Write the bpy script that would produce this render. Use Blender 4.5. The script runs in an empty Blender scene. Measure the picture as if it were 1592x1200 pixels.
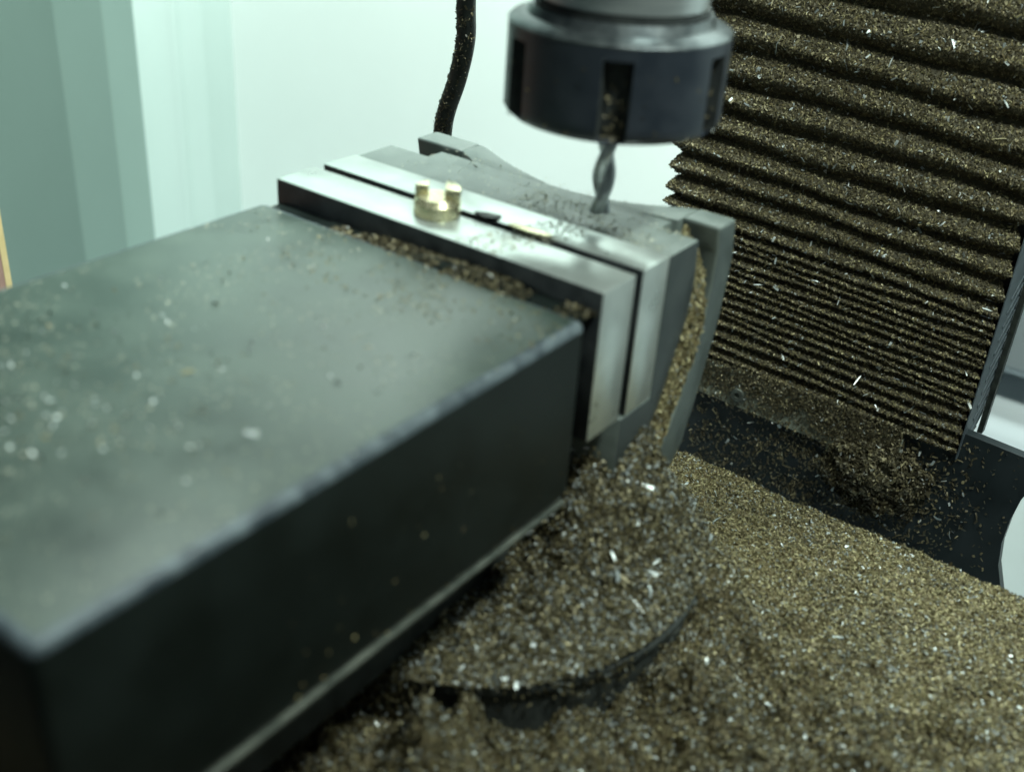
import bpy, bmesh, math, random
import numpy as np
from mathutils import Vector, Matrix

random.seed(7)
rng = np.random.default_rng(11)
scene = bpy.context.scene
scene.unit_settings.scale_length = 0.01          # one unit is one centimetre
COL = scene.collection

# ------------------------------------------------------------------ camera
R = Matrix(((0.80313796, -0.3380392, 0.49061077),
            (0.5922192, 0.36288926, -0.71943575),
            (0.06516011, 0.86835528, 0.49164344)))
cam_d = bpy.data.cameras.new("camera")
cam = bpy.data.objects.new("camera", cam_d)
COL.objects.link(cam)
cam.matrix_world = Matrix.Translation((11.064, -20.977, 10.131)) @ R.to_4x4()
cam_d.sensor_width = 36.0
cam_d.lens = 1728.35 / 1592 * 36
cam_d.clip_start = 0.1
cam_d.clip_end = 1000
cam_d.dof.use_dof = True
cam_d.dof.focus_distance = 40.0
cam_d.dof.aperture_fstop = 0.105
cam_d.dof.aperture_blades = 0
scene.camera = cam

# ------------------------------------------------------------------ light
world = bpy.data.worlds.new("World")
scene.world = world
world.use_nodes = True
bg = world.node_tree.nodes["Background"]
bg.inputs["Color"].default_value = (0.62, 0.82, 0.80, 1)
bg.inputs["Strength"].default_value = 0.08
scene.view_settings.view_transform = 'Standard'
scene.view_settings.look = 'None'
scene.view_settings.exposure = 0.0
scene.view_settings.gamma = 1.0


def area(name, loc, target, sx, sy, power, color):
    d = bpy.data.lights.new(name, 'AREA')
    d.shape = 'RECTANGLE'; d.size = sx; d.size_y = sy
    d.energy = power; d.color = color
    o = bpy.data.objects.new(name, d); COL.objects.link(o)
    o.location = loc
    o.rotation_euler = (Vector(target) - Vector(loc)).to_track_quat('-Z', 'Y').to_euler()
    return o


area("enclosure_lamp", (-6, 15, 60), (-24, 40, -2), 34, 10, 172000, (0.85, 1.0, 0.925))
area("work_lamp", (22, -3, 44), (1, 8, -9), 7, 6, 29500, (0.87, 1.0, 0.89))

# ------------------------------------------------------------------ materials
def nodes_mat(name):
    m = bpy.data.materials.new(name); m.use_nodes = True
    nt = m.node_tree
    return m, nt, nt.nodes["Principled BSDF"]


def mottled(name, c1, c2, scale=3.0, rough=(0.4, 0.6), metal=0.0, bump=0.0, bscale=None, detail=6, stretch=None, spec=0.5, lo=.35, hi=.65):
    m, nt, b = nodes_mat(name)
    N, L = nt.nodes, nt.links
    tc = N.new('ShaderNodeTexCoord')
    mp = N.new('ShaderNodeMapping')
    if stretch: mp.inputs['Scale'].default_value = stretch
    L.new(tc.outputs['Object'], mp.inputs['Vector'])
    nz = N.new('ShaderNodeTexNoise'); nz.inputs['Scale'].default_value = scale; nz.inputs['Detail'].default_value = detail
    L.new(mp.outputs[0], nz.inputs['Vector'])
    cr = N.new('ShaderNodeValToRGB')
    cr.color_ramp.elements[0].position = lo; cr.color_ramp.elements[1].position = hi
    cr.color_ramp.elements[0].color = (*c1, 1); cr.color_ramp.elements[1].color = (*c2, 1)
    L.new(nz.outputs['Fac'], cr.inputs['Fac']); L.new(cr.outputs['Color'], b.inputs['Base Color'])
    mr = N.new('ShaderNodeMapRange')
    mr.inputs['From Min'].default_value = .3; mr.inputs['From Max'].default_value = .7
    mr.inputs['To Min'].default_value = rough[0]; mr.inputs['To Max'].default_value = rough[1]
    L.new(nz.outputs['Fac'], mr.inputs['Value']); L.new(mr.outputs[0], b.inputs['Roughness'])
    b.inputs['Metallic'].default_value = metal
    b.inputs['Specular IOR Level'].default_value = spec
    if bump:
        n2 = N.new('ShaderNodeTexNoise'); n2.inputs['Scale'].default_value = bscale or scale * 8; n2.inputs['Detail'].default_value = 4
        L.new(mp.outputs[0], n2.inputs['Vector'])
        bp = N.new('ShaderNodeBump'); bp.inputs['Strength'].default_value = bump; bp.inputs['Distance'].default_value = 0.03
        L.new(n2.outputs['Fac'], bp.inputs['Height']); L.new(bp.outputs[0], b.inputs['Normal'])
    return m


M = {}
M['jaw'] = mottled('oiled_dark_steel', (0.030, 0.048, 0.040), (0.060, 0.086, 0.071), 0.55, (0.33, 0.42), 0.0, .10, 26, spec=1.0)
M['jaw_shade'] = mottled('shaded_dark_steel', (0.006, 0.009, 0.008), (0.011, 0.016, 0.015), 0.6, (0.38, 0.46), 0.0, .08, 30, spec=.16)  # darker copy of the jaw steel, shade put into the colour
M['edge'] = mottled('worn_blue_steel_edge', (0.04, 0.055, 0.07), (0.12, 0.15, 0.17), 2.5, (0.45, .6), .1, .6, 5)
M['ground'] = mottled('ground_steel', (0.52, 0.57, 0.55), (0.62, 0.67, 0.65), 1.2, (0.27, 0.33), .7, .05, 60)
M['flangeside'] = mottled('darker_casting_side', (0.065, 0.082, 0.080), (0.10, 0.122, 0.118), 1.2, (0.38, 0.5), 0.0, .2, 20)  # darker casting tone for the flange end face
M['cast_shade'] = mottled('shaded_casting_side', (0.028, 0.036, 0.038), (0.042, 0.052, 0.053), 1.2, (0.38, 0.5), 0.0, .1, 20)  # darker copy of the casting, end face shade put into the colour
M['gap_shade'] = mottled('gap_shade_face', (0.018, 0.022, 0.026), (0.05, 0.058, 0.062), 1.5, (0.4, 0.55), 0.0, .2, 12)  # near black tone standing for shade and dark reflection in the gaps
M['shoulder'] = mottled('dull_turned_shoulder', (0.09, 0.105, 0.115), (0.17, 0.19, 0.20), 3, (0.34, 0.42), .8)
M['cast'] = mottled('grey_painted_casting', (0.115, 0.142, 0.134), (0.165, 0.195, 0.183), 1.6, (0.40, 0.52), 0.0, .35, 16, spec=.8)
M['cast_dark'] = mottled('dark_casting', (0.025, 0.03, 0.029), (0.045, 0.052, 0.05), 2.2, (0.5, 0.7), 0.0, .4, 10)
M['strip'] = mottled('dull_slide_steel', (0.07, 0.08, 0.07), (0.13, 0.14, 0.12), 2.0, (0.35, 0.55), .4)
M['nut'] = mottled('blackened_steel', (0.019, 0.026, 0.038), (0.030, 0.038, 0.052), 1.5, (0.32, 0.42), 0.0, spec=.7)
M['slot'] = mottled('oily_slot', (0.020, 0.024, 0.026), (0.036, 0.042, 0.042), 3, (0.5, 0.7), 0.0)
M['spindle'] = mottled('turned_spindle_steel', (0.50, 0.55, 0.56), (0.66, 0.70, 0.70), 6, (0.32, 0.42), .8, .1, 4, stretch=(.15, .15, 6))
M['tool'] = mottled('carbide_tool', (0.50, 0.54, 0.55), (0.66, 0.70, 0.72), 4, (0.3, 0.4), .8)
M['brass'] = mottled('machined_brass', (0.74, 0.68, 0.42), (0.86, 0.80, 0.56), 5, (0.22, 0.32), .85)
M['rubber'] = mottled('black_rubber', (0.012, 0.016, 0.015), (0.035, 0.042, 0.036), 3, (0.45, 0.6), 0.0)
M['bellows'] = mottled('oily_bellows_cloth', (0.045, 0.038, 0.021), (0.085, 0.072, 0.040), 4, (0.6, 0.8), 0.0, .5, 12)
M['flap'] = mottled('blue_grey_cloth', (0.040, 0.055, 0.066), (0.085, 0.108, 0.125), 3, (0.5, 0.7), 0.0, .3, 8)
M['column'] = mottled('black_column_paint', (0.010, 0.015, 0.017), (0.020, 0.028, 0.032), .6, (0.35, 0.5), 0.0)
M['bracket'] = mottled('greased_aluminium', (0.13, 0.13, 0.09), (0.36, 0.38, 0.31), 1.6, (0.4, 0.6), .2, .4, 14)
M['wall'] = mottled('white_enclosure_paint', (0.76, 0.80, 0.78), (0.80, 0.84, 0.82), .05, (0.5, 0.6), 0.0)
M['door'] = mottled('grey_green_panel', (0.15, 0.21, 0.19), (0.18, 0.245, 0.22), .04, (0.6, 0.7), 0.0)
M['door_shade_mid'] = mottled('grey_green_panel_shade_mid', (0.115, 0.164, 0.146), (0.135, 0.188, 0.168), .04, (0.6, 0.7))  # door tones step darker leftwards, light falloff put into the colour
M['door_shade_deep'] = mottled('grey_green_panel_shade_deep', (0.085, 0.124, 0.109), (0.10, 0.143, 0.127), .04, (0.6, 0.7))
M['side'] = mottled('pale_green_panel', (0.40, 0.48, 0.455), (0.44, 0.52, 0.495), .05, (0.5, 0.6), 0.0)
M['bluewhite'] = mottled('blue_white_sheet_metal', (0.60, 0.66, 0.70), (0.64, 0.70, 0.74), .1, (0.35, 0.5), 0.0)
M['board'] = mottled('reddish_board', (0.27, 0.16, 0.13), (0.33, 0.20, 0.165), .3, (0.6, 0.7), 0.0)
M['tan'] = mottled('tan_edge', (0.55, 0.42, 0.2), (0.62, 0.48, 0.25), 1, (0.6, 0.7), 0.0)
M['soil'] = mottled('packed_brass_fines', (0.08, 0.064, 0.032), (0.15, 0.12, 0.06), 5, (0.55, 0.75), 0.2, 1.0, 14)


def chip_mat(name, stops, metal=.55, rough=.38):
    m, nt, b = nodes_mat(name)
    N, L = nt.nodes, nt.links
    g = N.new('ShaderNodeNewGeometry')
    cr = N.new('ShaderNodeValToRGB'); cr.color_ramp.interpolation = 'CONSTANT'
    els = cr.color_ramp.elements
    els[0].position = 0; els[0].color = (*stops[0][1], 1)
    els[1].position = stops[1][0]; els[1].color = (*stops[1][1], 1)
    for p, c in stops[2:]:
        e = els.new(p); e.color = (*c, 1)
    L.new(g.outputs['Random Per Island'], cr.inputs['Fac'])
    L.new(cr.outputs['Color'], b.inputs['Base Color'])
    b.inputs['Metallic'].default_value = metal
    b.inputs['Roughness'].default_value = rough
    return m


M['chips'] = chip_mat('brass_and_steel_chips', [(0, (0.14, 0.11, 0.055)), (.18, (0.20, 0.16, 0.078)), (.45, (0.25, 0.22, 0.115)), (.70, (0.325, 0.285, 0.15)), (.90, (0.42, 0.37, 0.20)), (.95, (0.38, 0.41, 0.40)), (.995, (0.8, 0.84, 0.82))], .25, .52)
M['chips_dark'] = chip_mat('oily_dark_chips', [(0, (0.075, 0.064, 0.038)), (.35, (0.105, 0.09, 0.053)), (.6, (0.145, 0.123, 0.07)), (.8, (0.19, 0.162, 0.09)), (.94, (0.27, 0.235, 0.135)), (.985, (0.5, 0.52, 0.5))], .3, .5)
M['chips_mixed'] = chip_mat('brown_and_silver_chips', [(0, (0.060, 0.052, 0.030)), (.25, (0.105, 0.091, 0.051)), (.5, (0.165, 0.142, 0.077)), (.74, (0.24, 0.208, 0.115)), (.86, (0.24, 0.265, 0.26)), (.94, (0.36, 0.39, 0.39)), (.99, (0.7, 0.74, 0.72))], .3, .48)
M['pale'] = chip_mat('pale_brass_flecks', [(0, (0.35, 0.36, 0.28)), (.4, (0.50, 0.50, 0.40)), (.8, (0.68, 0.66, 0.52))], .1, .6)
M['silver'] = chip_mat('aluminium_slivers', [(0, (0.35, 0.38, 0.38)), (.4, (0.48, 0.52, 0.52)), (.8, (0.66, 0.69, 0.68))], .6, .46)

# ------------------------------------------------------------------ helpers
def link(o, parent=None):
    COL.objects.link(o)
    if parent is not None: o.parent = parent
    return o


def obj(name, bm, mats, parent=None, smooth=False):
    me = bpy.data.meshes.new(name)
    bmesh.ops.recalc_face_normals(bm, faces=bm.faces)
    bm.to_mesh(me); bm.free()
    for mt in (mats if isinstance(mats, (list, tuple)) else [mats]): me.materials.append(mt)
    if smooth:
        me.polygons.foreach_set('use_smooth', [True] * len(me.polygons))
        me.set_sharp_from_angle(angle=math.radians(35))
    return link(bpy.data.objects.new(name, me), parent)


def tag(o, label=None, cat=None, group=None, kind=None):
    if label: o['label'] = label
    if cat: o['category'] = cat
    if group: o['group'] = group
    if kind: o['kind'] = kind
    return o


def empty(name, loc, label, cat, group=None):
    o = bpy.data.objects.new(name, None); o.empty_display_size = .5
    link(o)
    o.location = loc
    return tag(o, label, cat, group)


def bx(bm, x0, x1, y0, y1, z0, z1, bev=0.0, seg=2, bevmat=None):
    v = [bm.verts.new(p) for p in ((x0, y0, z0), (x1, y0, z0), (x1, y1, z0), (x0, y1, z0), (x0, y0, z1), (x1, y0, z1), (x1, y1, z1), (x0, y1, z1))]
    fs = [bm.faces.new([v[i] for i in q]) for q in ((0, 3, 2, 1), (4, 5, 6, 7), (0, 1, 5, 4), (1, 2, 6, 5), (2, 3, 7, 6), (3, 0, 4, 7))]
    if bev:
        es = list({e for f in fs for e in f.edges})
        r = bmesh.ops.bevel(bm, geom=es, offset=bev, segments=seg, affect='EDGES', profile=.5)
        if bevmat is not None:
            for f in r['faces']: f.material_index = bevmat


def prism(bm, pts, axis, a, b, bev=0.0, seg=2):
    """polygon pts extruded along axis ('x': pts are y,z; 'z': pts are x,y; 'y': pts are x,z)"""
    def P(p, t):
        return (t, p[0], p[1]) if axis == 'x' else (p[0], p[1], t) if axis == 'z' else (p[0], t, p[1])
    va = [bm.verts.new(P(p, a)) for p in pts]; vb = [bm.verts.new(P(p, b)) for p in pts]
    n = len(pts); fs = [bm.faces.new(va), bm.faces.new(vb[::-1])]
    for i in range(n): fs.append(bm.faces.new((va[i], vb[i], vb[(i + 1) % n], va[(i + 1) % n])))
    if bev:
        bmesh.ops.recalc_face_normals(bm, faces=fs)
        es = [e for e in {e for f in fs for e in f.edges} if e.calc_face_angle(0) > .5]
        bmesh.ops.bevel(bm, geom=es, offset=bev, segments=seg, affect='EDGES', profile=.5)


def lathe(bm, prof, cx, cy, n=64, cap0=True, cap1=True, rad=None):
    rings = []
    for (r, z) in prof:
        ring = []
        for i in range(n):
            a = 2 * math.pi * i / n
            rr = rad(r, z, a) if rad else r
            ring.append(bm.verts.new((cx + rr * math.cos(a), cy + rr * math.sin(a), z)))
        rings.append(ring)
    for k in range(len(rings) - 1):
        for i in range(n):
            bm.faces.new((rings[k][i], rings[k][(i + 1) % n], rings[k + 1][(i + 1) % n], rings[k + 1][i]))
    if cap0: bm.faces.new(rings[0][::-1])
    if cap1: bm.faces.new(rings[-1])
    return rings


def tube(bm, pts, r, n=16):
    pts = [Vector(p) for p in pts]
    # catmull-rom resample
    out = []
    for i in range(len(pts) - 1):
        p0 = pts[max(i - 1, 0)]; p1 = pts[i]; p2 = pts[i + 1]; p3 = pts[min(i + 2, len(pts) - 1)]
        for k in range(8):
            t = k / 8
            out.append(.5 * ((2 * p1) + (p2 - p0) * t + (2 * p0 - 5 * p1 + 4 * p2 - p3) * t * t + (3 * p1 - p0 - 3 * p2 + p3) * t ** 3))
    out.append(pts[-1])
    rings = []
    for i, p in enumerate(out):
        d = (out[min(i + 1, len(out) - 1)] - out[max(i - 1, 0)]).normalized()
        u = d.cross(Vector((0, 1, 0))).normalized(); w = d.cross(u)
        rings.append([bm.verts.new(p + r * (math.cos(2 * math.pi * k / n) * u + math.sin(2 * math.pi * k / n) * w)) for k in range(n)])
    for a, b in zip(rings, rings[1:]):
        for i in range(n): bm.faces.new((a[i], a[(i + 1) % n], b[(i + 1) % n], b[i]))
    bm.faces.new(rings[0][::-1]); bm.faces.new(rings[-1])
    return out


def vnoise(x, y, seed=0):
    """smooth value noise, numpy arrays"""
    xi = np.floor(x).astype(int); yi = np.floor(y).astype(int)
    xf = x - xi; yf = y - yi
    def h(a, b):
        n = (a * 374761393 + b * 668265263 + seed * 982451653) & 0x7fffffff
        n = ((n ^ (n >> 13)) * 1274126177) & 0x7fffffff
        return ((n ^ (n >> 16)) & 0xffff) / 65535.0
    u = xf * xf * (3 - 2 * xf); v = yf * yf * (3 - 2 * yf)
    return (h(xi, yi) * (1 - u) + h(xi + 1, yi) * u) * (1 - v) + (h(xi, yi + 1) * (1 - u) + h(xi + 1, yi + 1) * u) * v


def fbm(x, y, seed=0, oct=4):
    s = 0; a = 1; t = 0
    for k in range(oct):
        s = s + a * vnoise(x * 2 ** k, y * 2 ** k, seed + k); t += a; a *= .5
    return s / t


def chips_arrays(P, Nrm, length, width, tilt=.6, along=None, along_w=0.0, curl=.35):
    """one small bent flake per point: 6 verts, 2 quads"""
    n = len(P)
    P = np.asarray(P, float); Nrm = np.asarray(Nrm, float)
    d = rng.normal(size=(n, 3))
    if along is not None: d = d * (1 - along_w) + np.asarray(along) * along_w * 2.0
    d -= (d * Nrm).sum(1)[:, None] * Nrm * (1 - tilt)
    d /= np.linalg.norm(d, axis=1)[:, None] + 1e-9
    q = Nrm + rng.normal(size=(n, 3)) * .55
    s = np.cross(d, q); s /= np.linalg.norm(s, axis=1)[:, None] + 1e-9
    u = np.cross(s, d)
    L = (length * np.exp(rng.normal(size=n) * .38))[:, None] * .5
    W = (width * np.exp(rng.normal(size=n) * .32))[:, None] * .5
    c = (curl * rng.uniform(.2, 1.2, n))[:, None] * L
    V = np.empty((n, 6, 3))
    V[:, 0] = P - d * L - s * W; V[:, 1] = P - d * L + s * W * .7
    V[:, 2] = P - s * W + u * c; V[:, 3] = P + s * W + u * c
    V[:, 4] = P + d * L - s * W * .6; V[:, 5] = P + d * L + s * W
    b = (np.arange(n) * 6)[:, None]
    F = np.concatenate([b + np.array([[0, 1, 3, 2]]), b + np.array([[2, 3, 5, 4]])], 1).reshape(-1, 4)
    return V.reshape(-1, 3), F


def stuff_mesh(name, groups, mats, parent=None):
    """groups: list of (verts, quads, material index)"""
    Vs, Fs, Ms = [], [], []; off = 0
    for V, F, mi in groups:
        Vs.append(V); Fs.append(F + off); Ms.append(np.full(len(F), mi)); off += len(V)
    V = np.concatenate(Vs); F = np.concatenate(Fs); Mi = np.concatenate(Ms)
    me = bpy.data.meshes.new(name)
    me.vertices.add(len(V)); me.vertices.foreach_set('co', V.ravel().astype(np.float32))
    me.loops.add(F.size); me.loops.foreach_set('vertex_index', F.ravel().astype(np.int32))
    me.polygons.add(len(F)); me.polygons.foreach_set('loop_start', (np.arange(len(F)) * 4).astype(np.int32))
    for mt in mats: me.materials.append(mt)
    me.polygons.foreach_set('material_index', Mi.astype(np.int32))
    me.update(calc_edges=True); me.validate()
    o = bpy.data.objects.new(name, me); link(o, parent)
    o['kind'] = 'stuff'
    return o


def grid(hf, x0, x1, y0, y1, step):
    xs = np.arange(x0, x1 + step * .5, step); ys = np.arange(y0, y1 + step * .5, step)
    X, Y = np.meshgrid(xs, ys); Z = hf(X, Y)
    V = np.stack([X, Y, Z], -1).reshape(-1, 3)
    nx, ny = len(xs), len(ys)
    i = (np.arange(ny - 1)[:, None] * nx + np.arange(nx - 1)[None]).ravel()
    F = np.stack([i, i + 1, i + nx + 1, i + nx], 1)
    ok = ~np.isnan(V[:, 2])
    F = F[ok[F].all(1)]
    V = np.nan_to_num(V, nan=0.0)
    return V, F


def hf_chips(hf, n, x0, x1, y0, y1, length, width, mask=None, lift=.02, **k):
    X = rng.uniform(x0, x1, n); Y = rng.uniform(y0, y1, n)
    if mask is not None:
        m = mask(X, Y); X, Y = X[m], Y[m]
    e = .03
    Z = hf(X, Y); zx = (hf(X + e, Y) - Z) / e; zy = (hf(X, Y + e) - Z) / e
    ok = ~(np.isnan(Z) | np.isnan(zx) | np.isnan(zy)); X, Y, Z, zx, zy = [a[ok] for a in (X, Y, Z, zx, zy)]
    Nn = np.stack([-zx, -zy, np.ones_like(zx)], 1); Nn /= np.linalg.norm(Nn, axis=1)[:, None]
    P = np.stack([X, Y, Z], 1) + Nn * rng.uniform(0, lift, len(X))[:, None] * 2
    return chips_arrays(P, Nn, length, width, **k)


# ================================================================== the setting
def struct(name, bm, m):
    o = obj(name, bm, m); o['kind'] = 'structure'; return o


bm = bmesh.new(); bx(bm, -62, 60, 40, 41, -36, 62); struct('back_wall', bm, M['wall'])
bm = bmesh.new()
wp_ = [(-60 + .28 * math.exp(-((y - 34.2) / .5) ** 2) + .2 * math.exp(-((y - 36.6) / .7) ** 2) + .12 * math.sin(y * .9), y) for y in np.arange(29.5, 40.01, .25)]
prism(bm, wp_ + [(-62, 40), (-62, 29.5)], 'z', -36, 62); struct('side_wall', bm, M['side'])
bm = bmesh.new(); bx(bm, -62, 60, -60, 41, -37, -36); struct('floor', bm, M['bluewhite'])

dr = empty('enclosure_door', (-59, 10, -36), 'curved grey green enclosure panel at the left, light falloff painted in three tones', 'panel')
ctl = [Vector(p) for p in ((-58.4, 33, 0), (-58.4, 29.6, 0), (-58.3, 26, 0), (-58.0, 23.5, 0), (-57.2, 21, 0), (-56.0, 18.0, 0), (-54.2, 15, 0), (-51.5, 12, 0), (-47, 9, 0), (-44, 8, 0))]
crv = []
for k in range(1, len(ctl) - 2):
    p0, p1, p2, p3 = ctl[k - 1:k + 3]
    for q in range(10):
        t = q / 10
        crv.append(.5 * ((2 * p1) + (p2 - p0) * t + (2 * p0 - 5 * p1 + 4 * p2 - p3) * t * t + (3 * p1 - p0 - 3 * p2 + p3) * t ** 3))
pl = [(p.x + 59, p.y - 10) for p in crv]
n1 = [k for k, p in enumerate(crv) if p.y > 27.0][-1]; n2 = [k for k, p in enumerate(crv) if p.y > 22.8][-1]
for a_, b_, mt, dx in ((0, n1, 'door', 0), (n1, n2, 'door_shade_mid', .01), (n2, len(pl) - 1, 'door_shade_deep', .02)):  # one painted tone per leaf for the light fading to the left
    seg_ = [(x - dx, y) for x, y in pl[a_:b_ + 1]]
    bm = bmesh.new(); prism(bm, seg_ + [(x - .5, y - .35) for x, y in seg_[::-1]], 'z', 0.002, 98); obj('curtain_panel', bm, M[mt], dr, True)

bd = empty('leaning_board', (-35, 0, -36), 'reddish brown board with a tan edge at the far left', 'board')
bm = bmesh.new(); bx(bm, -1, 0, -16, 4.1, 0.002, 34); obj('board_face', bm, M['board'], bd)
bm = bmesh.new(); bx(bm, -1.02, .02, 4.102, 4.4, 0.002, 34.05); obj('edge_band', bm, M['tan'], bd)

# ================================================================== machine table
ZT = -11.4
tb = empty('machine_table', (0, 0, ZT), 'dark machine table buried under brass chips below the vise', 'machine table')
bm = bmesh.new()
tp = [(-40, 0)]
bx(bm, -30, 26, -40, 10.2, -3, -.6, .1); obj('table_body', bm, M['cast_dark'], tb)
for k in range(7):
    y0 = -40 + k * 7.2
    bm = bmesh.new(); bx(bm, -30, 26, y0, min(y0 + 5.8, 10.2), -.597, 0, .06); obj('table_land', bm, M['cast_dark'], tb)

# ================================================================== column base and back sheet
cb = empty('column_base', (0, 18, -20), 'black column base plate behind the chip covered table, dusted with chips', 'machine base')
bm = bmesh.new()
out = [(-14, -10.05), (-8, -10.3), (5.2, -10.72), (8.9, -10.9), (9.0, -11.3), (7.62, -11.9), (7.42, -12.6), (7.32, -13.5), (7.30, -14.6), (7.45, -15.6), (7.9, -16.8), (8.4, -19), (8.4, -34), (-14, -34)]
prism(bm, [(x, z + 20) for x, z in out], 'y', .25, .7, .01); obj('face_plate', bm, M['column'], cb)
bm = bmesh.new(); prism(bm, [(x, z + 20) for x, z in [(-13.5, -10.4), (-1.0, -11.0), (-1.0, -34), (-13.5, -34)]], 'y', .703, 16); obj('base_casting', bm, M['column'], cb)

bs = empty('curved_sheet', (0, 26, -36), 'blue white sheet metal cover with a rolled step right of the bellows', 'sheet metal cover')
bm = bmesh.new()
prof = [(0, 40), (0, 25.0), (.15, 24.7), (.9, 24.2), (1.6, 24.0), (1.75, 23.7), (1.5, 23.3), (.9, 22.7), (.35, 22.1), (.1, 21.5), (0, 20.5)]
full = prof + [(1.9, 20.5), (1.9, 40)]
full = [(y, z) for y, z in full]
prism(bm, full, 'x', -2, 40); obj('rolled_sheet', bm, M['bluewhite'], bs, smooth=True)
bm = bmesh.new(); bx(bm, -2, 40, -.5, 2.6, 19.9, 20.497, .12, 3); obj('bottom_rail', bm, M['bluewhite'], bs, smooth=True)

# ================================================================== cable
bm = bmesh.new()
cable_pts = tube(bm, [(-14.4, 12, 9), (-14.65, 12, 5), (-14.68, 12, 2.4), (-14.62, 12, 1.0), (-14.92, 12, -.44), (-15.38, 12, -1.76), (-15.54, 12, -2.6), (-15.55, 12, -3.7), (-15.3, 12, -6), (-14.6, 12, -9), (-13.8, 12, -11.3)], .36)
cb_o = obj('cable', bm, M['rubber'], None, True)
tag(cb_o, 'black cable speckled with chips hanging behind the fixed jaw', 'cable')
# chips sticking to it
n = 900
idx = rng.integers(0, len(cable_pts) - 1, n); tt = rng.random(n)
cp = np.array([tuple(p) for p in cable_pts]); base = cp[idx] * (1 - tt)[:, None] + cp[idx + 1] * tt[:, None]
a = rng.uniform(math.pi, 2 * math.pi, n)
nn = np.stack([np.cos(a), np.sin(a), 0 * a], 1)
V, F = chips_arrays(base + nn * .365, nn, .10, .05)
st = stuff_mesh('clinging_chips', [(V, F, 0)], [M['chips_dark']])
tag(st, 'tiny chips clinging to the black cable', 'chips')

# ================================================================== bellows
BX0, BX1, BY, BD = -8.75, 4.85, 18.0, 2.6     # front face extents, front y, depth
SL = -.045
bl = empty('bellows_cover', (-2, 18, -11), 'pleated black bellows way cover caked in brass chips behind the vise', 'bellows')
# pleat boundary heights (valleys), measured from the bottom up at x = -4
vals = [-11.3, -10.85, -10.4, -9.9, -9.42]
z = -9.42
while z < -5.9: z += .36 + random.uniform(-.05, .05); vals.append(z)
vals += [vals[-1] + .62, vals[-1] + 1.55, vals[-1] + 2.35]
z = vals[-1]
for s in (1.0, 1.15, 1.1, 1.25, 1.15, 1.4, 1.45, 1.5, 1.45, 1.5, 1.5, 1.5):
    z += s; vals.append(z)
pleat_data = []


def zoff(X, k):
    w = .05 * np.sin(X * .55 + k * 1.3) + .035 * np.sin(X * 1.4 + k * 2.1)
    return SL * (X + 4) + w


for k in range(len(vals) - 1):
    z0, z1 = vals[k], vals[k + 1]; h = z1 - z0
    dep = min(.46, .19 + h * .24)
    zt = z0 + h * .40
    nx = 28
    # section: valley bottom, ridge lower, ridge upper, valley top ; offset outward from inner face
    sec = [(-dep, z0 + .004), (-.10, zt - h * .12), (0.0, zt), (-.07, zt + h * .13), (-dep * .72, z1 - h * .14), (-dep, z1 - .004)]
    bm = bmesh.new(); cols = []
    path = []
    for t in (1, .5): path.append(('L', t))
    for i in range(nx + 1): path.append(('F', BX0 + (BX1 - BX0) * i / nx))
    for t in (.5, 1): path.append(('R', t))
    for kind, t in path:
        c = []
        for off, zz in sec:
            if kind == 'F':
                ux = t
                # mitre near the ends
                x = min(max(ux, BX0 - off), BX1 + off)
                y = BY - off
            elif kind == 'L': x, y = BX0 - off, BY + BD * t
            else: x, y = BX1 + off, BY + BD * t
            xr = min(max(x, BX0), BX1)
            # sag noise shared by neighbouring pleats at their valleys
            wz = float(zoff(np.array(xr), k + (zz - z0) / h))
            c.append(bm.verts.new((x + 2, y - 18, zz + wz + 11)))
        cols.append(c)
    for a_, b_ in zip(cols, cols[1:]):
        for i in range(len(sec) - 1): bm.faces.new((a_[i], b_[i], b_[i + 1], a_[i + 1]))
    o = obj('pleat', bm, M['bellows'], bl)
    pleat_data.append((k, z0, z1, sec, dep))
zb, ze = vals[0], vals[-1]
# backing box behind the pleats and the flat side flap
bm = bmesh.new(); prism(bm, [(BX0 + 2 + .75, zb + 11.3), (BX1 + 2 - .75, zb + 10.75), (BX1 + 2 - .75, ze + 10.6), (BX0 + 2 + .75, ze + 11.1)], 'y', .8, 2.5); obj('frame', bm, M['rubber'], bl)
bm = bmesh.new(); prism(bm, [(0.0, zb + 10.9 - .35), (.5, zb + 10.9 - .35), (2.0, zb + 10.9 + .2), (2.6, zb + 10.9 + .5), (2.6, ze + 10.6), (0.0, ze + 10.6)], 'x', BX1 + 2 + .012, BX1 + 2 + .05); obj('side_flap', bm, M['flap'], bl)
for z_ in np.arange(zb + 11.3, 6, .55):
    bm = bmesh.new(); prism(bm, [(.95, z_), (2.45, z_ + .75), (2.45, z_ + .85), (.95, z_ + .1)], 'x', BX1 + 2.052, BX1 + 2.085); obj('crease', bm, M['flap'], bl)
bm = bmesh.new(); bx(bm, BX1 + 2.088, BX1 + 2.3, 2.35, 2.75, zb + 10.7, ze + 10.6, .02); obj('edge_strip', bm, M['rubber'], bl)

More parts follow.
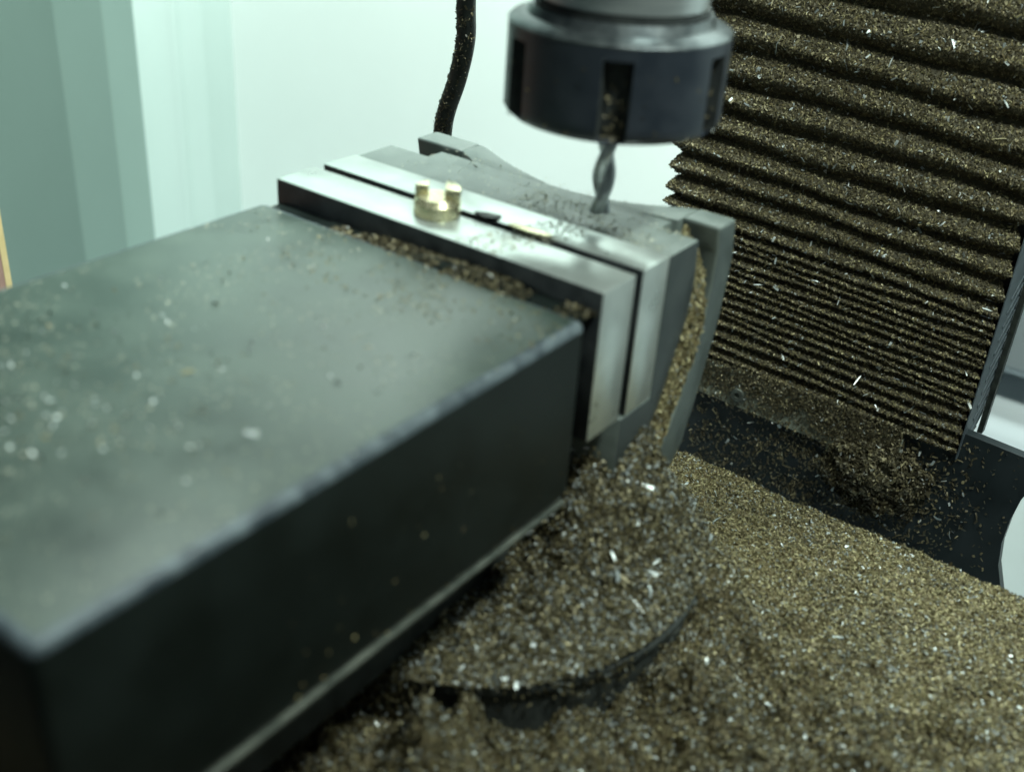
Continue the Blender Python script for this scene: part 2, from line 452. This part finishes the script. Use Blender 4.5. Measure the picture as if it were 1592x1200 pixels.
# chips on the pleats
G = []
def bellows_chips(n, length, width, matix, lip=1.0, alongw=.25):
    ks = rng.choice(len(pleat_data), n, p=np.array([d[2] - d[1] for d in pleat_data]) / (ze - zb))
    X = rng.uniform(BX0, BX1, n); s = rng.random(n)
    Pn = np.zeros((n, 3)); Nn = np.zeros((n, 3)); keep = np.ones(n, bool)
    for d in pleat_data:
        m = ks == d[0]
        if not m.any(): continue
        sec = np.array(d[3]); seg = np.diff(sec, axis=0); ln = np.hypot(seg[:, 0], seg[:, 1])
        wts = ln * np.array([.45, 1.4, 1.8, 1.0, .25]) if lip else ln
        c = np.concatenate([[0], np.cumsum(wts) / wts.sum()])
        j = np.clip(np.searchsorted(c, s[m]) - 1, 0, 4); t = (s[m] - c[j]) / (c[j + 1] - c[j])
        off = sec[j, 0] + seg[j, 0] * t; zz = sec[j, 1] + seg[j, 1] * t
        x = np.clip(X[m], BX0 - off, BX1 + off)
        Pn[m, 0] = x; Pn[m, 1] = BY - off; Pn[m, 2] = zz + zoff(x, d[0] + (zz - d[1]) / (d[2] - d[1]))
        nz = -seg[j, 0] / ln[j]; ny = -seg[j, 1] / ln[j]
        nn_ = np.stack([0 * nz, ny, nz], 1); nn_ *= np.where(nn_[:, 1:2] > 0, -1, 1)
        Nn[m] = nn_
    Pn += Nn * rng.uniform(0, .035, n)[:, None]
    return (*chips_arrays(Pn, Nn, length, width, along=(0, -.2, -1), along_w=alongw), matix)
G.append(bellows_chips(100000, .095, .048, 0))
G.append(bellows_chips(32000, .09, .045, 1))
st = stuff_mesh('bellows_chips', G, [M['chips_dark'], M['chips']])
tag(st, 'thick coat of fine brown brass chips caked on the bellows pleats', 'chips')
G = [bellows_chips(420, .26, .05, 0, alongw=.0), bellows_chips(500, .17, .07, 0, alongw=.0)]
st = stuff_mesh('metal_slivers', G, [M['silver']])
tag(st, 'loose silver slivers scattered over the bellows', 'slivers')

# mounting bracket under the bellows
br = empty('mounting_bracket', (0, 17.95, -13.2), 'light metal strip with screws holding the bellows bottom, smeared with chips', 'bracket')
bm = bmesh.new(); prism(bm, [(-7.5, 1.9), (2.85, 1.4), (2.8, .0), (-7.5, .3)], 'y', 0, .29, .012)
obj('strip', bm, M['bracket'], br)
for sx, sz in ((-4.02, .80),):
    bm = bmesh.new()
    lathe(bm, [(.42, 0), (.42, .05), (.30, .07), (.27, .16), (.13, .17), (.13, .08)], 0, 0, 24, True, True)
    o = obj('screw', bm, M['strip'], br, True); o.rotation_euler = (math.pi / 2, 0, 0); o.location = (sx, -.001, sz)

# ================================================================== vise
DX, DY, DR, DZ = -3.94, -0.03, 6.42, -9.0
vz = empty('machine_vise', (-5.1, 0, ZT), 'dark steel machine vise with polished jaw plates in the foreground', 'vise')
vo = Vector((5.1, 0, -ZT))
def vobj(name, bm, m, parent=None, smooth=False):
    bmesh.ops.translate(bm, verts=bm.verts, vec=vo)
    return obj(name, bm, m, parent or vz, smooth)
# moving jaw
bm = bmesh.new(); bx(bm, -10.2, 0, -15.5, -2.02, -5.1, -.47, .20, 3, 1)
bm.normal_update()
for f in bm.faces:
    if f.normal.z < .7 and (f.material_index == 0 or f.normal.z < .12): f.material_index = 2  # sides and lower bevels take the painted shade tone
mj = vobj('moving_jaw', bm, [M['jaw'], M['edge'], M['jaw_shade']], smooth=True)
bm = bmesh.new(); bx(bm, -10.15, -.9, -2.0, -1.47, -5.0, -.64, .03); o = vobj('jaw_neck', bm, M['jaw_shade'])  # neck coloured black for the shade beside the plate
bm = bmesh.new(); bx(bm, -10.1, .04, -15.3, -2.2, -5.25, -5.13, .03, 2); vobj('slide_strip', bm, M['strip'], smooth=True)
bm = bmesh.new(); bx(bm, -9.6, -1.2, -15.0, .1, -5.9, -5.33); vobj('slide_base', bm, M['cast_dark'])
# jaw plates (shade and dark reflection of the gaps painted on their y faces)
def darkface(bm):
    bm.normal_update()
    for f in bm.faces:
        if abs(f.normal.y) > .8: f.material_index = 1
bm = bmesh.new(); bx(bm, -10.3, 0, -1.45, -.02, -3.9, 0, .035, 2); darkface(bm); vobj('jaw_plate', bm, [M['ground'], M['gap_shade']], smooth=True)['label'] = 'polished steel plate on the moving jaw'
bm = bmesh.new(); bx(bm, -10.3, 0.0, .30, 1.56, -3.93, .0, .035, 2); darkface(bm); vobj('jaw_plate', bm, [M['ground'], M['gap_shade']], smooth=True)['label'] = 'polished steel plate on the fixed jaw'
bm = bmesh.new(); bx(bm, -10.0, -.8, -.017, .297, -3.8, -.8); vobj('gap_shade_block', bm, M['slot'])  # dark block added between the plates for the shade in the gap
# fixed jaw: front block, rear flanges, core
back = [(3.05, -.03), (3.16, -1.2), (3.07, -2.1), (2.74, -2.9), (2.46, -3.6), (2.15, -4.4), (1.62, -5.2), (1.2, -6.0), (1.0, -7.2)]
blk = [(1.57, -.03)] + back + [(.12, -7.2), (.12, -3.97), (1.57, -3.97)]
ffr = [(4.15, -.03), (4.30, -.7), (4.27, -1.7), (4.14, -2.9), (3.9, -3.6), (3.5, -4.7), (3.1, -5.3), (2.4, -6.4), (1.9, -7.2)]
fbk = [(5.12, -.03), (5.33, -1.1), (5.26, -1.9), (5.08, -3.2), (4.8, -4.1), (4.42, -5.4), (4.0, -6.5), (3.3, -7.2)]
bm = bmesh.new(); prism(bm, blk, 'x', -10.25, -.0, .05, 2); bm.normal_update()
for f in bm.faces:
    if f.normal.x > .8: f.material_index = 1  # end face gets the painted shade tone
vobj('fixed_jaw', bm, [M['cast'], M['cast_shade']], smooth=True)
bm = bmesh.new(); prism(bm, ffr + fbk[::-1], 'x', -1.1, 0.0, .10, 3); bm.normal_update()
for f in bm.faces:
    if f.normal.x > .8: f.material_index = 1
vobj('jaw_flange', bm, [M['cast'], M['flangeside']], smooth=True)
bm = bmesh.new(); prism(bm, ffr + fbk[::-1], 'x', -10.25, -8.5, .10, 3); vobj('jaw_flange', bm, M['cast'], smooth=True)
core = [(2.6, -.05), (3.75, -.05), (3.9, -1.5), (3.8, -3), (3.4, -5), (2.4, -7.2), (.5, -7.2), (.9, -6), (1.4, -5.2), (1.9, -4.4), (2.2, -3.6), (2.5, -2.9)]
bm = bmesh.new(); prism(bm, core, 'x', -8.9, -1.15, .06, 2); vobj('jaw_core', bm, M['cast'], smooth=True)
# gusset that blends the core into the flange tops
bm = bmesh.new(); prism(bm, [(-4.4, 3.7), (-3.6, 3.82), (-2.9, 4.02), (-2.3, 4.32), (-1.8, 4.66), (-1.4, 4.92), (-1.08, 5.06), (-1.08, 3.9), (-2.2, 3.7)], 'z', -5, -.04, .05); vobj('gusset', bm, M['cast'], smooth=True)
bm = bmesh.new(); prism(bm, [(-5.0, 3.7), (-5.8, 3.95), (-6.5, 4.18), (-7.2, 4.48), (-7.8, 4.8), (-8.2, 5.0), (-8.52, 5.08), (-8.52, 4.2), (-7.7, 3.7)], 'z', -5, -.04, .05); vobj('gusset', bm, M['cast'], smooth=True)
# bed and swivel base
bm = bmesh.new(); bx(bm, -8.2, -2.0, -15.2, 4.0, -9.0, -5.9, .15); vobj('bed', bm, M['cast_dark'])
bm = bmesh.new()
lathe(bm, [(DR - .1, -11.4), (DR, -11.3), (DR, -10.9), (DR - .12, -10.8), (DR - .12, -9.35), (DR, -9.25), (DR, -9.08), (DR - .07, -9.0)], DX, DY, 96); vobj('swivel_base', bm, M['cast_dark'], smooth=True)

# ================================================================== chips heaped on the vise
def base_h(X, Y):
    r = np.hypot(X - DX, Y - DY)
    h = -9.0 + .02 + .42 * fbm(X * 1.3 + 5, Y * 1.3 + 9, 3) * np.clip((DR - r) * 1.5, .25, 1)
    d1 = np.hypot((X + .9) / 1.15, (Y - 1.6) / 1.35)
    d2 = np.hypot((X - .1) / 1.0, (Y + .3) / 1.3)
    h = h + 3.9 * np.exp(-(d1 / 1.55) ** 2) * (.85 + .3 * fbm(X * 2, Y * 2, 8)) + 1.6 * np.exp(-(d2 / 1.7) ** 2)
    h = h + .55 * (fbm(X * 2.2, Y * 2.2, 21) - .5) * np.clip((DR - r) * 1.5, 0, 1)
    h = h - np.clip((r - DR + .12) / .12, 0, 1) * .10
    h = np.where(r > DR + .03, np.nan, h)
    return h
inbed = lambda X, Y: (X > -2.6)
V, F = grid(base_h, DX + .5, DX + DR + .1, DY - DR - .1, DY + DR + .1, .08)
G = [(V, F, 0), (*hf_chips(base_h, 70000, -2.9, DX + DR + .1, DY - DR - .1, DY + DR + .1, .10, .052, inbed, .04), 1), (*hf_chips(base_h, 320, -2.9, DX + DR, DY - DR, DY + DR, .24, .08, inbed, .07), 2)]
nq = 9000
qa = rng.uniform(-2.0, .9, nq); qz = rng.uniform(-11.2, -8.95, nq)
mq = rng.random(nq) < np.clip(fbm(qa * 5, qz * 1.2, 61) * 2.2 - 1.0 + 1.1 * (qa < -1.15), .03, 1)
qa, qz = qa[mq], qz[mq]
qn = np.stack([np.cos(qa), np.sin(qa), 0 * qa], 1)
qp = np.stack([DX + (DR + .02) * np.cos(qa), DY + (DR + .02) * np.sin(qa), qz], 1) + qn * rng.uniform(-.02, .08, len(qa))[:, None]
G.append((*chips_arrays(qp, qn, .11, .055), 1))
st = stuff_mesh('chip_heap', G, [M['soil'], M['chips_mixed'], M['silver']])
tag(st, 'heap of brass and silver chips piled on the round swivel base of the vise', 'chips')

# chips over the table
def table_h(X, Y):
    r = np.hypot(X - DX, Y - DY)
    h = -11.02 + .35 * fbm(X * .5, Y * .5, 31) + .35 * (fbm(X * 1.7, Y * 1.7, 41) - .5) * (1 - .6 * np.clip((Y - 1) / 6, 0, 1))
    lump = np.clip(fbm(X * .9, Y * .9, 55) - .52, 0, 1)
    h = h + 3.0 * lump * np.clip((7 - Y) / 5, 0, 1) - 1.0 * np.clip(fbm(X * .7 + 8, Y * .9, 59) - .58, 0, 1) * np.clip((8 - Y) / 3, 0, 1)
    h = h + .16 * (fbm(X * 5, Y * 5, 60) - .5) + 1.7 * np.clip(fbm(X * 1.9, Y * 1.9, 88) - .5, 0, 1) * np.clip((4.5 - Y) / 4, 0, 1)
    # banked up against the swivel base on the right, hollow along its front
    ang = np.arctan2(Y - DY, X - DX)
    bank = np.exp(-((r - DR) / 1.6) ** 2)
    h = h + 1.5 * bank * np.exp(-((ang - .42) / .48) ** 2) + .22 * bank * (ang < 0)
    h = h + 1.5 * np.exp(-(np.hypot(X - .2, Y + 7.0) / 1.2) ** 2) * (.8 + .4 * fbm(X * 3, Y * 3, 65))
    front = np.clip((r - DR) / 2.0, 0, 1) * np.clip((3.5 - Y) / 9, 0, 1) * np.clip(X / 3 + 1, 0, 1)
    h = h + front * (.45 + 3.0 * (fbm(X * 1.0 + 3, Y * 1.0, 66) - .45) + .8 * (fbm(X * 3.5, Y * 3.5, 67) - .5))
    h = h - np.clip((Y - 9.8) / .45, 0, 1) ** 2 * .55
    return h
V, F = grid(table_h, -12, 20, -22, 10.3, .14)
offd = lambda X, Y: (np.hypot(X - DX, Y - DY) > DR - .3)
G = [(V, F, 0)]
dz = lambda X, Y: np.clip((7.5 - Y) / 9, 0, 1) * .75 + .8 * (fbm(X * .8, Y * .8, 120) - .45)
pick = lambda X, Y, f: (((X * 7919.7 + Y * 104.3) % 1.0) < dz(X, Y)) == f
G.append((*hf_chips(table_h, 310000, -4, 12.5, -12, 10.3, .075, .040, lambda X, Y: offd(X, Y) & pick(X, Y, False), .035), 1))
G.append((*hf_chips(table_h, 310000, -4, 12.5, -12, 10.3, .082, .044, lambda X, Y: offd(X, Y) & pick(X, Y, True), .045), 3))
G.append((*hf_chips(table_h, 600, -4, 12.5, -12, 10.3, .18, .06, offd, .07), 2))
st = stuff_mesh('table_chips', G, [M['soil'], M['chips'], M['silver'], M['chips_mixed']])
tag(st, 'deep layer of golden brass chips covering the machine table', 'chips')

# chips packed in the curved groove at the end of the fixed jaw
gl = [(3.12, -.15), (3.16, -1.2), (3.07, -2.1), (2.74, -2.9), (2.46, -3.6), (2.15, -4.4), (1.62, -5.2), (1.2, -6.0)]
gr = [(3.95, -.15, -.55), (4.15, -1.2, -.35), (4.15, -2.1, -.12), (4.05, -2.9, -.06), (3.85, -3.6, -.05), (3.4, -4.4, -.05), (3.0, -5.2, -.05), (2.6, -6.0, -.05)]
nr = 60; nc = 8; V = []
for i in range(nr):
    t = i / (nr - 1) * 7; k = min(int(t), 6); f_ = t - k
    a_ = np.array(gl[k]) * (1 - f_) + np.array(gl[k + 1]) * f_
    b_ = np.array(gr[k]) * (1 - f_) + np.array(gr[k + 1]) * f_
    for j in range(nc):
        s = j / (nc - 1)
        x = -.10 * (1 - s) - .02 + b_[2] * s + .06 * math.sin(i * .9 + j) * math.sin(s * math.pi) + random.uniform(-.04, .04)
        V.append((x - (.35 * (1 - t) if t < 1 else 0), a_[0] * (1 - s) + b_[0] * s, a_[1] * (1 - s) + b_[1] * s))
V = np.array(V)
i = (np.arange(nr - 1)[:, None] * nc + np.arange(nc - 1)[None]).ravel()
F = np.stack([i, i + 1, i + nc + 1, i + nc], 1)
n = 9000
fi = rng.integers(0, len(F), n); u = rng.random((n, 1)); w = rng.random((n, 1)) * .85
q = V[F[fi]]
Pn = (q[:, 0] * (1 - u) + q[:, 1] * u) * (1 - w) + (q[:, 3] * (1 - u) + q[:, 2] * u) * w
Nn = np.tile(np.array([[.95, -.25, .1]]), (n, 1))
cV, cF = chips_arrays(Pn + Nn * rng.uniform(0, .09, n)[:, None], Nn, .12, .06, along=(0, -.2, -1), along_w=.3)
st = stuff_mesh('groove_chips', [(V, F, 0), (cV, cF, 1)], [M['soil'], M['chips']])
tag(st, 'curved band of brown chips packed in the groove of the fixed jaw end', 'chips')

# chips in the trough between moving jaw block and its plate, and dusted over the jaw tops
def flat(z): return lambda X, Y: np.full_like(X, z)
def trough(X, Y):
    amp = .62 * np.clip((X + 7.2) / 3.5, 0, 1) * np.exp(-((X + 3.6) / 4.2) ** 2)
    return -.60 + .40 * amp * np.exp(-((Y + 1.85) / .36) ** 2) * (.6 + .8 * fbm(X * 2, Y * 2, 77)) - .1 * np.clip((-2.3 - Y) / .4, 0, 1)
V, F = grid(trough, -8.2, -.1, -2.6, -1.46, .07)
G = [(V, F, 0), (*hf_chips(trough, 3600, -8, -.1, -2.45, -1.47, .075, .042, lambda X, Y: fbm(X * 1.6, Y * 2, 71) > .40, .04), 1)]
st = stuff_mesh('trough_chips', G, [M['jaw_shade'], M['chips_dark']])
tag(st, 'line of chips caught between the dark moving jaw and its plate', 'chips')

G = []
c1 = lambda X, Y: fbm(X * .9, Y * .9, 91) > .45
c2 = lambda X, Y: (fbm(X * 1.1, Y * 1.1, 95) > .5)
cl = lambda X, Y: rng.random(len(X)) < np.clip(1.2 - np.hypot(X + 5, Y + 11.5) / 4.5, .12, 1)
G.append((*hf_chips(flat(-.47), 3200, -10, -.1, -15.2, -2.1, .034, .022, c1, .006, tilt=.2), 0))
G.append((*hf_chips(flat(-.47), 700, -7.5, -.2, -4.5, -2.1, .05, .03, c2, .01, tilt=.3), 1))
G.append((*hf_chips(flat(-.468), 420, -10, -1, -15.2, -2.5, .060, .038, cl, .02, tilt=.5), 2))
G.append((*hf_chips(flat(-.466), 480, -10, -1, -15.2, -3, .09, .05, cl, .02, tilt=.6), 3))
n = 45
P = np.stack([np.full(n, .012), rng.uniform(-11, -2.4, n), -5.0 + 3.4 * rng.random(n) ** 1.6], 1)
G.append((*chips_arrays(P, np.tile([[1., 0, 0]], (n, 1)), .06, .035), 2))
st = stuff_mesh('scattered_chips', G, [M['pale'], M['chips'], M['chips'], M['silver']])
tag(st, 'sparse glinting chips scattered on top of the dark moving jaw', 'chips')

G = []
cc = lambda X, Y: np.abs((X + 3.0) - .35 * (Y - .5)) < .5 + .3 * fbm(X * 4, Y * 4, 3)
G.append((*hf_chips(flat(.005), 1500, -4.6, -1.5, -1.4, 1.5, .05, .028, cc, .012), 0))
G.append((*hf_chips(flat(-.028), 1000, -5, -.3, 1.6, 3.1, .045, .025, lambda X, Y: fbm(X * 1.5, Y * 1.5, 13) > .40, .012), 0))
G.append((*hf_chips(flat(-.035), 400, -9, -1.2, 1.7, 4.1, .04, .025, None, .01), 1))
st = stuff_mesh('fixed_jaw_chips', G, [M['pale'], M['pale']])
tag(st, 'thin dusting of brass swarf on the plates and grey fixed jaw beneath the tool', 'chips')

# chips splashed on the black column base and the bracket
def vert_chips(n, x0, x1, z0, z1, y, dens, length, width):
    X = rng.uniform(x0, x1, n); Z = rng.uniform(z0, z1, n); m = rng.random(n) < dens(X, Z); X, Z = X[m], Z[m]
    P = np.stack([X, np.full_like(X, y) - rng.uniform(0, .05, len(X)), Z], 1)
    return chips_arrays(P, np.tile([[0, -1, 0.]], (len(X), 1)), length, width, along=(0, 0, -1), along_w=.35)
dn = lambda X, Z: .10 + .75 * np.exp(-(((X - 1.8) / 2.6) ** 2 + ((Z + 13.8) / 1.9) ** 2)) + .25 * (X < 0) * (fbm(X * .8, Z * .8, 6) > .45) - .07 * (X > 5.5)
G = [(*vert_chips(15000, -7, 7.2, -17, -10.9, 18.24, dn, .12, .06), 0)]
dn2 = lambda X, Z: .02 + .6 * np.exp(-(((X - 2.4) / 1.4) ** 2 + ((Z + 13.9) / 1.2) ** 2)) * (fbm(X * 2, Z * 2, 9) > .5)
G.append((*vert_chips(1800, -5, 6, -16, -12, 18.2, dn2, .2, .08), 1))
# a clump hanging below the bracket
n = 13000
th = rng.uniform(0, math.pi, n); ph = rng.uniform(0, 2 * math.pi, n)
nn = np.stack([np.sin(th) * np.cos(ph), -np.abs(np.sin(th) * np.sin(ph)), np.cos(th)], 1)
bump = .35 + 1.15 * fbm(th * 3.5, ph * 3.5, 4)
Pn = np.array([2.0, 18.2, -13.8]) + nn * np.array([2.0, .8, 1.5]) * bump[:, None]
G.append((*chips_arrays(Pn, nn, .13, .07), 0))
st = stuff_mesh('base_chips', G, [M['chips_dark'], M['silver']])
tag(st, 'clump of oily chips clinging to the black column base below the bracket', 'chips')
dn3 = lambda X, Z: .12 + np.clip((X + 9) / 8, .3, 1) * .85 * (fbm(X * .9 + 3, Z * 1.1, 16) > .44 - .12 * (Z + 12.6)) * np.clip((Z + 12.92 + .06 * X) / .6, .06, 1)
G = [(*vert_chips(12000, -7.2, 2.8, -13.1, -11.2, 17.93, dn3, .10, .06), 0)]
st = stuff_mesh('bracket_chips', G, [M['chips_dark']])
tag(st, 'fine chips stuck to the light metal strip under the bellows', 'chips')

# ================================================================== spindle with collet nut and end mill
SX, SY = -2.37, 2.06
sp = empty('milling_spindle', (SX, SY, .32), 'machine spindle with black collet nut and end mill above the vise', 'spindle')
def sobj(name, bm, m, parent=None, smooth=True):
    bmesh.ops.translate(bm, verts=bm.verts, vec=(-SX, -SY, -.32))
    return obj(name, bm, m, parent or sp, smooth)
# nut with milled spanner slots
RN = 2.6
slots = [math.radians(a) for a in (-58, 2, 64, 122, 182, 242)]
def nut_r(r, z, a):
    for s in slots:
        d = abs((a - s + math.pi) % (2 * math.pi) - math.pi)
        if d < .115 and 2.86 < z < 4.62: return r - .32
    return r
bm = bmesh.new()
zs = [(1.0, 2.80), (2.42, 2.80), (RN - .03, 2.92), (RN, 3.0)] + [(RN, 3.0 + .2 * k) for k in range(1, 9)] + [(RN, 4.61), (RN, 4.64), (RN, 4.9)]
lathe(bm, zs, SX, SY, 240, True, True, nut_r)
for f in bm.faces:
    c_ = f.calc_center_median(); r_ = math.hypot(c_.x - SX, c_.y - SY)
    if 2.2 < r_ < RN - .06 and 2.95 < c_.z < 4.6: f.material_index = 1
nut = sobj('collet_nut', bm, [M['nut'], M['slot']])
bm = bmesh.new(); lathe(bm, [(RN, 4.903), (RN + .01, 4.94), (2.53, 5.02), (2.20, 5.10), (2.10, 5.30)], SX, SY, 128); sobj('nut_shoulder', bm, M['shoulder'], nut)
bm = bmesh.new(); lathe(bm, [(2.03, 5.303), (2.03, 5.42)], SX, SY, 96); sobj('seal_ring', bm, M['slot'])
bm = bmesh.new(); lathe(bm, [(1.90, 5.423), (1.97, 5.48), (1.97, 7.0), (2.6, 7.4), (2.6, 18.2)], SX, SY, 128); sobj('spindle_nose', bm, M['spindle'])
bm = bmesh.new(); lathe(bm, [(.5, 2.5), (.95, 2.74), (1.0, 2.797)], SX, SY, 48); sobj('collet', bm, M['nut'])
bm = bmesh.new(); bx(bm, -8.6, 3.9, -3, 17.2, 18.21, 34, .6, 3); sobj('head_casting', bm, M['cast'])
# two-flute end mill: lens shaped twisted section
bm = bmesh.new(); rings = []; nz_ = 90; ns = 40
for i in range(nz_ + 1):
    z = .32 + (2.6 - .32) * i / nz_
    tw = (z - .32) / 2.25 * 2 * math.pi + 1.0
    ring = []
    for k in range(ns):
        a_ = 2 * math.pi * k / ns
        r_ = .13 + .16 * abs(math.cos(a_)) ** 1.3 if z < 2.45 else .27
        if .0 < (a_ % math.pi) < .5: r_ *= 1.0
        ring.append(bm.verts.new((SX + r_ * math.cos(a_ + tw), SY + r_ * math.sin(a_ + tw), z)))
    rings.append(ring)
for a_, b_ in zip(rings, rings[1:]):
    for k in range(ns): bm.faces.new((a_[k], a_[(k + 1) % ns], b_[(k + 1) % ns], b_[k]))
bm.faces.new(rings[0][::-1]); bm.faces.new(rings[-1])
sobj('end_mill', bm, M['tool'])

n = 260
sa = np.array(slots)[rng.integers(0, 3, n)] + rng.uniform(-.10, .10, n); sr = rng.uniform(RN - .30, RN - .12, n); sz_ = 2.9 + 1.6 * rng.random(n) ** 1.7
free = rng.random(n) < .25; sr = np.where(free, RN + .01, sr); sa = np.where(free, rng.uniform(-2.4, 1.2, n), sa)
nn = np.stack([np.cos(sa), np.sin(sa), 0 * sa], 1)
V, F = chips_arrays(np.stack([SX + sr * np.cos(sa), SY + sr * np.sin(sa), sz_], 1), nn, .07, .04)
st = stuff_mesh('nut_chips', [(V, F, 0)], [M['chips_dark']])
tag(st, 'few tiny chips stuck in the slots of the black collet nut', 'chips')

# ================================================================== brass workpieces
wp = empty('brass_workpiece', (-5.67, -.36, .0), 'round brass part with two upright prongs standing on the jaw plates', 'workpiece')
bm = bmesh.new()
lathe(bm, [(.62, .004), (.65, .04), (.65, .36), (.50, .50)], 0, 0, 48)
obj('round_base', bm, M['brass'], wp, True)
wp.scale = (.92, .92, .92)
wp.rotation_euler = (0, 0, math.radians(36))
def seg_poly(a0, a1, xc):
    pts = [(.635 * math.cos(math.radians(a0 + (a1 - a0) * k / 8)), .635 * math.sin(math.radians(a0 + (a1 - a0) * k / 8))) for k in range(9)]
    return pts + [(xc, pts[-1][1]), (xc, pts[0][1])]
bm = bmesh.new(); prism(bm, seg_poly(-18, 62, .20), 'z', .362, .76, .03, 2); obj('prong', bm, M['brass'], wp, True)
bm = bmesh.new(); prism(bm, seg_poly(118, 172, -.26)[:9] + [(-.26, .09), (-.26, .56)], 'z', .362, .76, .03, 2); obj('prong', bm, M['brass'], wp, True)
sl = bmesh.new(); prism(sl, [(-4.98, .38), (-4.72, .52), (-4.35, .60), (-4.3, .34), (-4.6, .16), (-5.0, .30)], 'z', .006, .07, .02)
o = obj('steel_shim', sl, M['slot']); tag(o, 'small dark scrap lying in the plate gap beside the pronged brass part', 'shim')
fb = empty('flat_workpiece', (-3.3, .33, 0), 'low flat brass piece lying over the gap near the tool', 'workpiece')
bm = bmesh.new(); prism(bm, [(-.60, -.10), (-.1, -.16), (.56, -.16), (.66, .10), (.1, .16), (-.56, .12)], 'z', .008, .075, .03, 2); obj('brass_body', bm, M['brass'], fb, True)
